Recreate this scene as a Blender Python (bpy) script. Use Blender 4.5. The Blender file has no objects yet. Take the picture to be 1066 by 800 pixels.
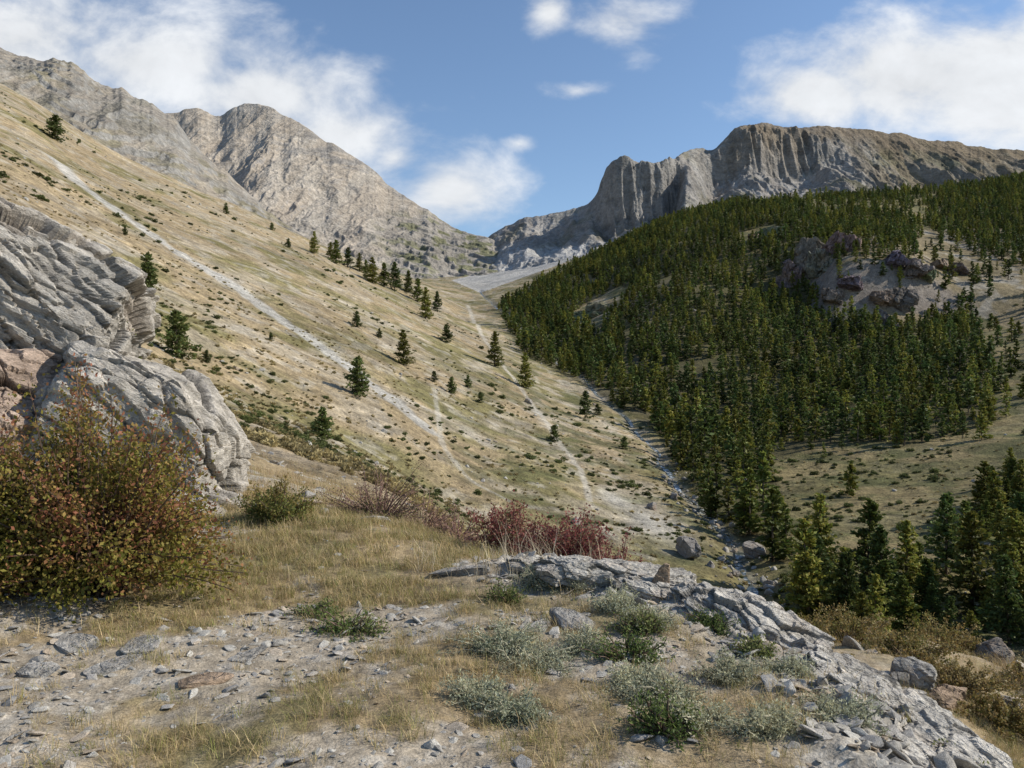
import bpy, bmesh, math, random
import numpy as np
from mathutils import Vector
rng=np.random.default_rng(7); random.seed(7)
scene=bpy.context.scene
F=800.0; CX=533.0; CY=400.0
# ---------------------------------------------------------------- noise
def _h(ix,iy,iz,seed):
    n=(ix.astype(np.int64)*374761393+iy.astype(np.int64)*668265263+iz.astype(np.int64)*2147483647+seed*1274126177)&0xFFFFFFFF
    n=((n^(n>>13))*1274126177)&0xFFFFFFFF
    n=((n^(n>>16))*2246822519)&0xFFFFFFFF
    n=n^(n>>15)
    return (n&0xFFFFFF)/float(0xFFFFFF)*2-1
def vn2(x,y,seed=0):
    ix=np.floor(x);iy=np.floor(y);fx=x-ix;fy=y-iy
    fx=fx*fx*fx*(fx*(fx*6-15)+10);fy=fy*fy*fy*(fy*(fy*6-15)+10)
    z=np.zeros_like(ix)
    a=_h(ix,iy,z,seed);b=_h(ix+1,iy,z,seed);c=_h(ix,iy+1,z,seed);d=_h(ix+1,iy+1,z,seed)
    return (a*(1-fx)+b*fx)*(1-fy)+(c*(1-fx)+d*fx)*fy
def fbm(x,y,o=4,seed=0,g=0.5):
    s=0;a=1;t=0
    for i in range(o):
        s=s+a*vn2(x,y,seed+i*17);t+=a;a*=g
        x,y=(x*0.8-y*0.6)*2.03+13.1,(x*0.6+y*0.8)*2.03+7.7
    return s/t
def ridged(x,y,o=4,seed=0,g=0.5):
    s=0;a=1;t=0
    for i in range(o):
        s=s+a*(1-2*np.abs(vn2(x,y,seed+i*17)));t+=a;a*=g
        x,y=(x*0.8-y*0.6)*2.03+13.1,(x*0.6+y*0.8)*2.03+7.7
    return s/t
def vn3(x,y,z,seed=0):
    ix=np.floor(x);iy=np.floor(y);iz=np.floor(z);fx=x-ix;fy=y-iy;fz=z-iz
    fx=fx*fx*(3-2*fx);fy=fy*fy*(3-2*fy);fz=fz*fz*(3-2*fz)
    r=0
    for dx in(0,1):
        for dy in(0,1):
            for dz in(0,1):
                w=(fx if dx else 1-fx)*(fy if dy else 1-fy)*(fz if dz else 1-fz)
                r=r+w*_h(ix+dx,iy+dy,iz+dz,seed)
    return r
def fbm3(p,o=4,seed=0):
    x,y,z=p[:,0],p[:,1],p[:,2];s=0;a=1;t=0
    for i in range(o):
        s=s+a*vn3(x,y,z,seed+i*13);t+=a;a*=.5;x=x*2.03+3.1;y=y*2.03+1.7;z=z*2.03+5.3
    return s/t
def worley3(p,seed=0):
    b=np.floor(p);f1=np.full(len(p),9.);f2=np.full(len(p),9.);idv=np.zeros(len(p))
    for dx in(-1,0,1):
        for dy in(-1,0,1):
            for dz in(-1,0,1):
                c=b+np.array([dx,dy,dz])
                q=np.stack([c[:,k]+.5+.45*_h(c[:,0],c[:,1],c[:,2],seed+k*31) for k in range(3)],1)
                d=np.linalg.norm(q-p,axis=1);cid=_h(c[:,0],c[:,1],c[:,2],seed+99)
                m=d<f1
                f2=np.where(m,f1,np.minimum(f2,d));idv=np.where(m,cid,idv);f1=np.where(m,d,f1)
    return f1,f2,idv
def ss(a,b,x):
    t=np.clip((x-a)/(b-a),0,1);return t*t*(3-2*t)
def herm(xk,yk,x):
    xk=np.asarray(xk,float);yk=np.asarray(yk,float)
    d=np.diff(yk,axis=0)/(np.diff(xk)[:,None] if yk.ndim>1 else np.diff(xk))
    m=np.zeros_like(yk);m[0]=d[0];m[-1]=d[-1]
    prod=d[1:]*d[:-1]
    hm=np.where(prod>0,2*prod/np.where(np.abs(d[1:]+d[:-1])<1e-9,1,(d[1:]+d[:-1])),0)
    av=(d[1:]+d[:-1])*.5
    m[1:-1]=.5*hm+.5*np.where(prod>0,av,av*.5)
    x=np.clip(x,xk[0],xk[-1]);i=np.clip(np.searchsorted(xk,x)-1,0,len(xk)-2)
    h=(xk[i+1]-xk[i]);t=(x-xk[i])/h
    if yk.ndim>1:h=h[:,None];t=t[:,None]
    return (2*t**3-3*t**2+1)*yk[i]+(t**3-2*t**2+t)*h*m[i]+(-2*t**3+3*t**2)*yk[i+1]+(t**3-t**2)*h*m[i+1]
# ---------------------------------------------------------------- terrain survey tables
nu_c=[-1500,-500,0,200,300,400,500,600,700,800,900,1000,1100,1400,2500]
near={ # station distance : ground height
0.5:[-1.5,-1.5,-1.55]+[-1.6]*9+[-1.62,-1.65,-1.7],
1.5:[-1.5,-1.5,-1.55,-1.6,-1.6,-1.6,-1.6,-1.6,-1.6,-1.6,-1.6,-1.65,-1.65,-1.75,-2.3],
3:[-1.3,-1.45,-1.55,-1.6,-1.6,-1.6,-1.6,-1.6,-1.6,-1.6,-1.62,-1.7,-1.85,-2.3,-3.6],
4:[-1.2,-1.4,-1.55,-1.6,-1.6,-1.6,-1.6,-1.6,-1.6,-1.62,-1.76,-2.15,-2.5,-3.2,-4.5],
5:[-1.1,-1.4,-1.5,-1.56,-1.6,-1.6,-1.58,-1.58,-1.6,-1.75,-2.15,-2.7,-3.1,-3.9,-5],
6:[-.9,-1.3,-1.5,-1.56,-1.58,-1.6,-1.58,-1.58,-1.75,-2.15,-2.7,-3.3,-3.7,-4.5,-5.5],
7:[-.6,-1.2,-1.5,-1.52,-1.53,-1.55,-1.62,-1.72,-2.1,-2.7,-3.2,-3.7,-4.1,-4.8,-6],
8.5:[0,-.9,-1.4,-1.5,-1.5,-1.62,-1.9,-2.25,-2.8,-3.3,-3.7,-4.1,-4.5,-5.2,-6.5],
11:[1.5,0.2,-.8,-1.3,-1.6,-1.95,-2.6,-3.2,-3.7,-3.95,-4.1,-4.4,-4.8,-5.5,-7],
14:[3,1,-.5,-1.35,-1.85,-2.45,-3.4,-4.2,-4.6,-4.7,-4.75,-4.95,-5.4,-6,-8],
18:[5,2,0.,-1.4,-2.2,-3.1,-4.4,-5.8,-6.6,-6.8,-6.6,-6.9,-7.5,-8.2,-10]}
fu_c=[-1500,-700,-300,0,100,200,300,400,500,600,700,760,800,840,875,920,1000,1100,1400,2500]
far={
24:[-200,120,250,380,425,462,492,530,590,660,720,735,740,740,740,740,750,760,760,760],
30:[-300,80,220,352,405,452,482,518,588,662,730,750,760,765,768,770,775,780,780,780],
50:[-400,0,170,310,375,437,467,508,578,650,715,742,755,765,772,776,780,775,760,720],
80:[-450,-60,130,275,345,410,455,502,570,630,675,693,700,702,702,702,700,695,680,620],
115:[-500,-100,100,255,320,380,435,488,537,567,587,597,602,597,592,592,590,585,560,450],
150:[-500,-120,80,225,285,335,385,435,490,517,537,546,548,546,542,538,528,515,480,350],
210:[-500,-150,40,175,232,285,335,385,435,468,489,491,490,488,486,481,470,455,410,280],
320:[-500,-180,0,130,190,240,285,330,377,420,432,430,427,420,412,402,393,378,330,200],
450:[-500,-200,-25,102,163,210,256,302,347,374,352,350,350,352,350,345,348,332,280,150],
495:[-480,-200,-28,98,160,207,253,299,342,362,338,336,338,340,332,325,334,315,262,150],
522:[-460,-200,-30,96,158,205,251,296,338,354,328,322,324,318,276,270,304,298,255,150],
560:[-455,-200,-32,92,156,203,248,292,334,340,308,300,302,286,254,256,284,280,240,150],
650:[-450,-200,-35,88,152,200,243,287,326,317,279,264,258,250,243,242,252,248,215,150],
900:[-400,-190,-25,92,153,200,242,284,303,281,238,222,215,211,209,209,214,202,175,140],
1300:[-300,-150,10,130,190,235,270,292,290,270,232,219,214,212,211,208,197,182,150,140],
2000:[-200,-100,50,180,230,260,285,296,286,272,250,244,240,240,240,236,220,205,180,170]}
GU=np.linspace(-1500,2500,1001)
st=[];rows=[]
for D,z in near.items(): st.append(D);rows.append(herm(nu_c,z,GU))
for D,v in far.items(): st.append(D);rows.append((CY-herm(fu_c,v,GU))/F*D)
lnS=np.log(np.array(st));nearT=np.array(rows);T=nearT/np.array(st)[:,None]
GL=np.linspace(lnS[0],lnS[-1],1400)
Zg=herm(lnS,nearT,GL);Tg=herm(lnS,T,GL)*np.exp(GL)[:,None]
wf=ss(math.log(14),math.log(30),GL)[:,None];Zg=Zg*(1-wf)+Tg*wf
def tab(x,y):
    y=np.maximum(y,0.5);u=CX+F*x/y
    a=np.clip((u-GU[0])/(GU[1]-GU[0]),0,len(GU)-1.001);b=np.clip((np.log(y)-GL[0])/(GL[1]-GL[0]),0,len(GL)-1.001)
    i=a.astype(int);j=b.astype(int);fa=a-i;fb=b-j
    return (Zg[j,i]*(1-fa)+Zg[j,i+1]*fa)*(1-fb)+(Zg[j+1,i]*(1-fa)+Zg[j+1,i+1]*fa)*fb
creek=np.array([[26,40],[30,65],[33,95],[36.5,115],[42,150],[44,210],[46,270],[37,380],[17,500],[-6,650],[-37,900]],float)
def dpoly(x,y,P):
    d=np.full(np.shape(x),1e9)
    for a,b in zip(P[:-1],P[1:]):
        ab=b-a;t=np.clip(((x-a[0])*ab[0]+(y-a[1])*ab[1])/(ab@ab),0,1)
        d=np.minimum(d,np.hypot(x-a[0]-t*ab[0],y-a[1]-t*ab[1]))
    return d
def smoothline(P,n=12):
    P=np.asarray(P,float);k=np.arange(len(P));return herm(k,P,np.linspace(0,len(P)-1,(len(P)-1)*n+1))
creekS=smoothline(creek,6)
creekS[:,0]+=3.0*fbm(creekS[:,1]/28.,creekS[:,1]*0,3,77)
def uD(u,D): return [D*(u-CX)/F,D]
spur=np.array([uD(560,6.7),uD(650,6.2),uD(720,5.8),uD(800,5.2),uD(880,4.5),uD(960,3.8),uD(1020,3.2)])
def Z(x,y):
    x=np.asarray(x,float);y=np.asarray(y,float)
    z=tab(x,y)
    w=ss(14,60,y);w2=ss(250,600,y)
    z=z+w*(1.5*fbm(x/35,y/35,4,1)+.4*fbm(x/8,y/8,3,5))+w2*8*fbm(x/110,y/110,4,9)
    z=z-1.3*np.exp(-(dpoly(x,y,creekS)/3.2)**2)*ss(30,60,y)
    nw=1-ss(20,60,y)
    z=z+nw*(.05*fbm(x/.9,y/.9,3,21)+.016*fbm(x/.16,y/.16,3,25))+ss(7,12,y)*nw*.3*fbm(x/2.5,y/2.5,4,31)
    near_m=y<12
    if np.any(near_m):
        sp=np.exp(-(dpoly(x,y,spur)/.55)**2)*ss(2.5,3.5,y)
        z=z+np.where(near_m,sp*(.05+.13*ridged(x/.5+y/.9,y/.5-x/.9,5,41,.6)),0)
    return z
Dm=np.geomspace(1.2,2000,3000)
def hit(u,v,D0=1.2):
    z=Z(Dm*(u-CX)/F,Dm);vv=CY-F*z/Dm
    k=np.where((vv<=v)&(Dm>=D0))[0]
    D=Dm[k[0]] if len(k) else 1500.
    return D*(u-CX)/F,D
# ---------------------------------------------------------------- mesh / material helpers
def mk(name,V,Fq,col=None,mat=None,smooth=True,link=True):
    V=np.asarray(V,np.float32);Fq=np.asarray(Fq,np.int32);k=Fq.shape[1]
    me=bpy.data.meshes.new(name)
    me.vertices.add(len(V));me.vertices.foreach_set("co",V.ravel())
    me.loops.add(Fq.size);me.loops.foreach_set("vertex_index",Fq.ravel())
    me.polygons.add(len(Fq));me.polygons.foreach_set("loop_start",np.arange(0,Fq.size,k,dtype=np.int32))
    me.update(calc_edges=True)
    me.polygons.foreach_set("use_smooth",np.full(len(Fq),smooth))
    if col is not None:
        a=me.color_attributes.new("Col","FLOAT_COLOR","POINT")
        c=np.ones((len(V),4),np.float32);c[:,:3]=col;a.data.foreach_set("color",c.ravel())
    if mat:me.materials.append(mat)
    ob=bpy.data.objects.new(name,me)
    if link:scene.collection.objects.link(ob)
    return ob
def node(nt,t,**k):
    n=nt.nodes.new(t)
    for a,b in k.items():setattr(n,a,b)
    return n
def terrain_mat(name,s1,s2,s3,bump,bdist,stretch=(1,1,1),lo=.62,hi=1.4,voro=None):
    m=bpy.data.materials.new(name);m.use_nodes=True;nt=m.node_tree;L=nt.links.new
    b=nt.nodes["Principled BSDF"];b.inputs["Roughness"].default_value=.95;b.inputs["Specular IOR Level"].default_value=.15
    tc=node(nt,"ShaderNodeTexCoord");mp=node(nt,"ShaderNodeMapping");mp.inputs["Scale"].default_value=stretch
    L(tc.outputs["Object"],mp.inputs["Vector"])
    at=node(nt,"ShaderNodeAttribute",attribute_name="Col")
    cur=at.outputs["Color"];hs=[]
    for i,s in enumerate((s1,s2,s3)):
        n=node(nt,"ShaderNodeTexNoise");n.inputs["Scale"].default_value=s;n.inputs["Detail"].default_value=5;n.inputs["Roughness"].default_value=.62
        L(mp.outputs[0],n.inputs["Vector"]);hs.append(n)
        r=node(nt,"ShaderNodeMapRange");r.inputs["From Min"].default_value=.3;r.inputs["From Max"].default_value=.7
        r.inputs["To Min"].default_value=lo+(.12 if i==0 else 0);r.inputs["To Max"].default_value=hi-(.15 if i==0 else 0)
        L(n.outputs["Fac"],r.inputs["Value"])
        v=node(nt,"ShaderNodeVectorMath",operation="SCALE");L(cur,v.inputs[0]);L(r.outputs[0],v.inputs["Scale"]);cur=v.outputs[0]
    L(cur,b.inputs["Base Color"])
    ad=node(nt,"ShaderNodeMath",operation="MULTIPLY_ADD");L(hs[1].outputs["Fac"],ad.inputs[0]);ad.inputs[1].default_value=2;L(hs[2].outputs["Fac"],ad.inputs[2])
    h=ad.outputs[0]
    if voro:
        vo=node(nt,"ShaderNodeTexVoronoi",feature="DISTANCE_TO_EDGE");vo.inputs["Scale"].default_value=voro
        nd=node(nt,"ShaderNodeVectorMath",operation="MULTIPLY_ADD");L(hs[1].outputs["Color"],nd.inputs[0]);nd.inputs[1].default_value=(1.2/voro,)*3;L(mp.outputs[0],nd.inputs[2]);L(nd.outputs[0],vo.inputs["Vector"])
        mn=node(nt,"ShaderNodeMath",operation="MINIMUM");L(vo.outputs["Distance"],mn.inputs[0]);mn.inputs[1].default_value=.05
        a2=node(nt,"ShaderNodeMath",operation="MULTIPLY_ADD");L(mn.outputs[0],a2.inputs[0]);a2.inputs[1].default_value=7;L(h,a2.inputs[2]);h=a2.outputs[0]
    bu=node(nt,"ShaderNodeBump");bu.inputs["Strength"].default_value=bump;bu.inputs["Distance"].default_value=bdist
    L(h,bu.inputs["Height"]);L(bu.outputs[0],b.inputs["Normal"])
    return m
def leaf_mat(name,trans=.25,var=.5,rough=.6):
    m=bpy.data.materials.new(name);m.use_nodes=True;nt=m.node_tree;L=nt.links.new
    b=nt.nodes["Principled BSDF"];b.inputs["Roughness"].default_value=rough;b.inputs["Specular IOR Level"].default_value=.2
    at=node(nt,"ShaderNodeAttribute",attribute_name="Col");oi=node(nt,"ShaderNodeObjectInfo")
    r=node(nt,"ShaderNodeMapRange");r.inputs["To Min"].default_value=1-var*.6;r.inputs["To Max"].default_value=1+var;L(oi.outputs["Random"],r.inputs["Value"])
    v=node(nt,"ShaderNodeVectorMath",operation="SCALE");L(at.outputs["Color"],v.inputs[0]);L(r.outputs[0],v.inputs["Scale"])
    L(v.outputs[0],b.inputs["Base Color"])
    tr=node(nt,"ShaderNodeBsdfTranslucent");L(v.outputs[0],tr.inputs["Color"])
    mx=node(nt,"ShaderNodeMixShader");mx.inputs[0].default_value=trans
    L(b.outputs[0],mx.inputs[1]);L(tr.outputs[0],mx.inputs[2]);L(mx.outputs[0],nt.nodes["Material Output"].inputs["Surface"])
    return m
M_near=terrain_mat("soil_gravel",1.2,11,70,.7,.012)
M_valley=terrain_mat("alpine_slope",.02,.3,1.6,.9,.5)
M_mount=terrain_mat("mountain_rock",.005,.03,.14,.9,6,stretch=(1,1,1.3),lo=.70,hi=1.28)
M_rock=terrain_mat("outcrop_rock",.9,5,30,.9,.035,stretch=(1,1,3.2),lo=.66,hi=1.3,voro=1.6)
M_crag=terrain_mat("crag_rock",.04,.2,.9,1.,1.2,stretch=(1,1,.6),lo=.62,hi=1.3)
M_stone=terrain_mat("slate_stone",3,14,60,.5,.01)
M_leaf=leaf_mat("leaves",.35,.15);M_needle=leaf_mat("needles",.3,.6);M_grass=leaf_mat("grass_blades",.3,.3)
# ---------------------------------------------------------------- colours
def inpoly(u,v,P):
    r=np.zeros(np.shape(u),bool);n=len(P)
    for i in range(n):
        x1,y1=P[i];x2,y2=P[(i+1)%n]
        if y1==y2:continue
        c=((y1>v)!=(y2>v))&(u<(x2-x1)*(v-y1)/(y2-y1)+x1);r^=c
    return r
forestP=[(518,322),(560,296),(620,266),(680,236),(740,214),(830,212),(866,232),(840,256),(832,290),(868,306),(890,340),(940,345),(1005,310),(1035,400),(1037,440),(960,462),(870,462),(805,478),(812,540),(825,585),(795,585),(750,545),(700,487),(684,452),(640,420),(590,392),(548,372),(530,345)]
forestB=[(985,192),(1066,176),(1400,160),(1400,300),(1066,282),(1010,262),(960,232)]
spurP=[(838,228),(900,218),(960,232),(950,275),(930,300),(880,300),(845,262)]
holes=[[(596,325),(645,298),(662,303),(630,335),(605,350)],[(765,244),(806,234),(818,248),(775,258)]]
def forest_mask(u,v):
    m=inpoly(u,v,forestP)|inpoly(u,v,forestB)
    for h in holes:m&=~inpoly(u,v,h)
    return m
def mix(a,b,t):
    t=np.asarray(t)[...,None];return a*(1-t)+np.asarray(b)*t
def pxline(pts):return smoothline(np.array([hit(*p) for p in pts]),4)
gully=pxline([(60,168),(95,200),(160,247),(250,302),(340,366),(400,410),(445,447)])
path=pxline([(487,318),(498,340),(512,365),(540,402),(560,430),(580,458),(604,488),(614,522)])
wall=pxline([(452,405),(456,430),(462,465),(490,500),(530,522)])
def grid(us,ds):
    U,D=np.meshgrid(us,ds);X=D*(U-CX)/F;Zz=Z(X.ravel(),D.ravel()).reshape(X.shape)
    gx=[np.gradient(a,axis=1) for a in(X,D,Zz)];gy=[np.gradient(a,axis=0) for a in(X,D,Zz)]
    n=np.stack([gx[1]*gy[2]-gx[2]*gy[1],gx[2]*gy[0]-gx[0]*gy[2],gx[0]*gy[1]-gx[1]*gy[0]],-1)
    nz=np.abs(n[...,2])/np.maximum(np.linalg.norm(n,axis=-1),1e-9)
    return U,X,D,Zz,nz
def qfaces(r,c):
    i=np.arange((r-1)*(c-1));a=i//(c-1)*c+i%(c-1);return np.stack([a,a+1,a+c+1,a+c],1)
us=np.concatenate([np.linspace(-700,-60,90,endpoint=False),np.linspace(-60,1126,850),np.linspace(1127,1900,100)])
U,X,Y,ZZ,nz=grid(us,np.geomspace(26,2000,1050))
VV=CY-F*ZZ/Y
f=lambda s,o,sd:fbm(X/s,Y/s,o,sd)
c=np.zeros(X.shape+(3,))+np.array([.305,.235,.14])
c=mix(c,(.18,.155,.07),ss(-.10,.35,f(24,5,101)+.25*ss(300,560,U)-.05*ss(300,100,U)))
c=mix(c,(.35,.295,.215),ss(.0,.45,f(14,4,103))*.75)
c=mix(c,(.38,.345,.285),ss(0.12,.45,f(5,5,109))*.5)
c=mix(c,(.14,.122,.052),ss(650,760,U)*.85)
c=mix(c,(.22,.17,.085),ss(.0,.35,f(16,4,107))*ss(700,800,U)*.7)
c=mix(c,(.085,.09,.035),ss(.05,.35,f(9,4,108))*ss(350,600,U)*.7)
c=c*(1+.35*f(2.2,3,110)*(1-ss(200,450,Y)))[...,None]
near_b=(1-ss(40,75,Y));c=mix(c,(.27,.205,.13),near_b*.6)
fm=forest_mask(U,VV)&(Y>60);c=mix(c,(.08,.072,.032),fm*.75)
bs=inpoly(U,VV,[(860,240),(940,240),(1066,235),(1066,350),(1000,320),(900,350)])
c=mix(c,(.23,.18,.11),bs*.7);c=mix(c,(.34,.31,.26),bs*ss(.05,.4,f(12,4,131))*.7)
rk=ss(.80,.62,nz+.08*f(10,3,111))*ss(60,120,Y);c=mix(c,(.21,.18,.15),rk)
dg=dpoly(X,Y,gully);wdt=2.0+Y*.0075;c=mix(c,(.42,.40,.36),ss(1.3,.6,dg/wdt+.5*f(5,3,113))*.85)
d2=dpoly(X,Y,path);c=mix(c,(.41,.37,.30),ss(1.4,.5,d2/(.45+Y*.002)+.2*f(6,2,133))*.8)
d3=dpoly(X,Y,wall);c=mix(c,(.42,.39,.33),ss(1.4,.5,d3/(.7)+.4*f(3,2,134))*.55)
dc=dpoly(X,Y,creekS);c=mix(c,(.24,.225,.19),ss(1.2,.4,dc/(1.4+Y*.003)+.9*f(6,3,115))*.5)
scr=inpoly(U,VV,[(470,292),(500,305),(640,255),(660,236),(560,262),(500,285)])&(Y>600);c=mix(c,(.41,.395,.37),scr*.85)
for (a,b,s) in ((680,545,5),(560,430,3),(640,520,3)):
    q=hit(a,b);c=mix(c,(.40,.37,.31),np.exp(-(np.hypot(X-q[0],(Y-q[1])*.35)/s)**2))
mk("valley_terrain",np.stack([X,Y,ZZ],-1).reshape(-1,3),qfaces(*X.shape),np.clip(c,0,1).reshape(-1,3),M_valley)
us2=np.concatenate([np.linspace(-1500,-60,140,endpoint=False),np.linspace(-60,1126,800),np.linspace(1127,2500,140)])
ds=np.geomspace(.6,26,740)
U,X,Y,ZZ,nz=grid(us2,ds)
def grav(x,y):   # 1 gravel, 0 grass
    u=CX+F*x/np.maximum(y,.5)
    g=ss(-.05,.3,fbm(x/.75,y/.75,5,201,.6)+.36*np.exp(-((y-4.2)/.75)**2)*ss(520,340,u)-.24*ss(4.9,5.8,y)*ss(620,450,u)+.07*ss(3.9,3.3,y))
    sp=np.exp(-(dpoly(x,y,spur)/.7)**4)*(.85+.5*fbm(x/.4,y/.4,3,203))
    return np.clip(np.maximum(g,sp*1.1),0,1)*(1-ss(8,10,y)*.5)
G=grav(X,Y);c=np.zeros(X.shape+(3,))+np.array([.28,.21,.12])
c=mix(c,(.21,.17,.085),ss(0,.4,fbm(X/.6,Y/.6,4,205)))
c=mix(c,(.32,.268,.20),G)
c=mix(c,(.42,.385,.33),ss(.0,.4,fbm(X/.10,Y/.10,4,207))*G*.5)
c=mix(c,(.45,.42,.365),np.exp(-(dpoly(X,Y,spur)/.6)**2)*.8)
c=mix(c,(.26,.20,.12),ss(9,16,Y)*.8)
c=mix(c,(.40,.375,.33),ss(9,12,Y)*ss(.1,.35,fbm(X/1.2,Y/1.2,4,209))*ss(560,420,U)*.7)
mk("foreground_ground",np.stack([X,Y,ZZ],-1).reshape(-1,3),qfaces(*X.shape),np.clip(c,0,1).reshape(-1,3),M_near)
# ---------------------------------------------------------------- mountains
def mountain(name,crest,Dc,base,Db,prof,colf,gul=1.,nu=900,nr=420,jag=1.5,seed=0,terr=0,terrw=None,tk=1.):
    cu=np.array([p[0] for p in crest],float);cv=np.array([p[1] for p in crest],float)
    us=np.linspace(cu[0],cu[-1],nu);vc=herm(cu,cv,us)+jag*fbm(us/14,us*0,4,seed+3)*2
    dc=np.interp(us,*zip(*Dc));db=np.interp(us,*zip(*Db));vb=np.interp(us,*zip(*base))
    t=np.concatenate([np.linspace(0,1,nr-50),np.linspace(1.005,1.4,50)])
    U,Tt=np.meshgrid(us,t);D=db+(dc-db)*Tt
    zb=(CY-vb)/F*db;zc=(CY-vc)/F*dc
    Xx=D*(U-CX)/F
    pr=prof(np.minimum(Tt,1),U,Xx,D)-np.maximum(Tt-1,0)*1.2
    Zv=zb+(zc-zb)*pr
    win=np.sin(np.pi*np.clip(Tt,0,1))**.6*(Tt<=1)
    H=(zc-zb)
    wx=50*fbm(Xx/170,D/170,4,seed+7)
    g=ridged((Xx+wx)/110,D/420,5,seed+11,.5)*.045*gul
    g2=ridged((Xx+wx*.4)/30,D/90,4,seed+13,.6)*.009*gul
    Zv=Zv+np.maximum(H,40)*win*(g-.01)+np.maximum(H,60)*g2*np.clip(win+.15,0,1)
    if terr:
        ph=(Zv+35*fbm(Xx/90,D/90,4,seed+21)+.25*Xx)/terr;fr=ph-np.floor(ph);st_=ss(.3,.6,fr)-fr
        tm=ss(-.05,.3,fbm(Xx/130,D/130,4,seed+23))*tk
        if terrw is not None:tm=np.clip(tm+terrw(U,Tt,CY-F*Zv/D)-.5*tk,0,1)
        Zv=Zv+st_*terr*.6*tm*win
    gx=[np.gradient(a,axis=1) for a in(Xx,D,Zv)];gy=[np.gradient(a,axis=0) for a in(Xx,D,Zv)]
    n=np.stack([gx[1]*gy[2]-gx[2]*gy[1],gx[2]*gy[0]-gx[0]*gy[2],gx[0]*gy[1]-gx[1]*gy[0]],-1)
    nz=np.abs(n[...,2])/np.maximum(np.linalg.norm(n,axis=-1),1e-9)
    col=colf(U,CY-F*Zv/D,Tt,Xx,D,Zv,nz)
    return mk(name,np.stack([Xx,D,Zv],-1).reshape(-1,3),qfaces(*Xx.shape),np.clip(col,0,1).reshape(-1,3),M_mount)
def colL2(U,V,T,X,D,Zv,nz):
    c=np.zeros(U.shape+(3,))+np.array([.35,.30,.235])
    c=mix(c,(.19,.175,.10),ss(-.05,.3,fbm(X/60,D/60,5,301))*.6)
    c=mix(c,(.26,.24,.215),ss(-.05,.3,ridged(X/70,Zv/60,4,305)-.1)*ss(.3,.6,T)*.6)
    return mix(c,(.29,.275,.25),ss(.72,.52,nz+.05*fbm(X/20,D/20,3,303)))
mountain("rocky_ridge",[(-500,-180),(-250,-60),(-100,10),(0,48),(30,61),(70,66),(100,86),(130,95),(155,108),(180,124),(200,148),(235,180),(280,222),(330,252),(380,278),(430,302)],
 [(-500,1400),(430,1400)],[(-500,0),(0,135),(200,235),(300,275),(430,330)],[(-500,1000),(430,1000)],lambda t,u,X,D:ss(0,1,t)*.35+.65*t**1.1,colL2,gul=1.8,nu=700,nr=300,jag=2.2,seed=31,terr=22,tk=.6)
def colL3(U,V,T,X,D,Zv,nz):
    c=np.zeros(U.shape+(3,))+np.array([.40,.34,.27])
    c=mix(c,(.34,.30,.25),ss(-.1,.35,fbm(X/120,D/120,5,311))*.7)
    c=mix(c,(.46,.42,.36),ss(.1,.5,ridged(X/60,D/500,4,319))*.4)
    c=mix(c,(.30,.275,.25),ss(.66,.48,nz+.07*fbm(X/40,D/40,3,313)))
    band=ss(.6,.85,T)*ss(215,300,U)
    c=mix(c,(.27,.25,.225),band*ss(.0,.3,fbm(X/70,Zv/35,5,315))*.8)
    low=ss(370,430,U)*ss(212,240,V);c=mix(c,(.28,.255,.22),low*.8)
    c=mix(c,(.16,.16,.08),low*ss(.0,.3,fbm(X/40,D/40,4,317))*.85)
    return c
mountain("rocky_peak",[(-100,150),(60,140),(120,122),(180,117),(200,113),(228,120),(248,112),(262,109),(285,114),(310,128),(345,150),(380,170),(402,190),(440,216),(470,236),(510,250),(545,268),(590,295)],
 [(-100,2900),(260,2900),(500,2300),(590,2100)],[(-100,330),(300,330),(450,320),(590,310)],[(-100,1400),(400,1350),(590,1350)],lambda t,u,X,D:.7*t+.3*t**2,colL3,gul=.75,jag=1.4,seed=51,terr=24,tk=.25,
 terrw=lambda u,t,v:.9*ss(375,430,u)*ss(205,235,v)+.3*ss(.78,.95,t)*ss(230,300,u))
def colR(U,V,T,X,D,Zv,nz):
    c=np.zeros(U.shape+(3,))+np.array([.29,.26,.225])
    br=ss(850,940,U)
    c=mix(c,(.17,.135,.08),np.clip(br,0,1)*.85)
    c=mix(c,(.13,.125,.06),ss(-.05,.35,fbm(X/80,D/80,5,321))*(.45+.3*ss(840,940,U)))
    c=mix(c,(.38,.36,.33),ss(.05,.5,ridged((X+40*fbm(X/100,D/100,3,5))/70,D/600,4,329))*.65*(1-br*.7))
    c=mix(c,(.25,.235,.215),ss(.62,.42,nz+.07*fbm(X/40,D/40,3,323))*(1-.5*ss(880,960,U)))
    top=ss(.80,.95,T+.09*fbm(X/70,D/70,4,7))*ss(700,780,U);c=mix(c,(.19,.145,.095),top*.8)
    c=mix(c,(.42,.41,.39),ss(250,262,V+8*fbm(X/60,D/60,3,327))*ss(700,640,U)*ss(480,520,U)*.8)
    return c
def profR(t,u,X,D):
    q=.55*t+.45*t*t
    tj=np.clip(t+.05*fbm(X/55,D/55,5,901)+.02*ridged(X/24,D/60,3,903),0,1)
    cl=.40*np.minimum(tj/.82,1)+.60*ss(.80,.94,tj)
    cl=np.where(t>.97,cl+(1-cl)*ss(.97,1,t),cl)
    w=.95*ss(612,634,u)*ss(716,696,u)
    w2=.42*ss(716,745,u)*ss(900,830,u)
    w=np.maximum(w,w2)
    return q*(1-w)+cl*w
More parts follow.
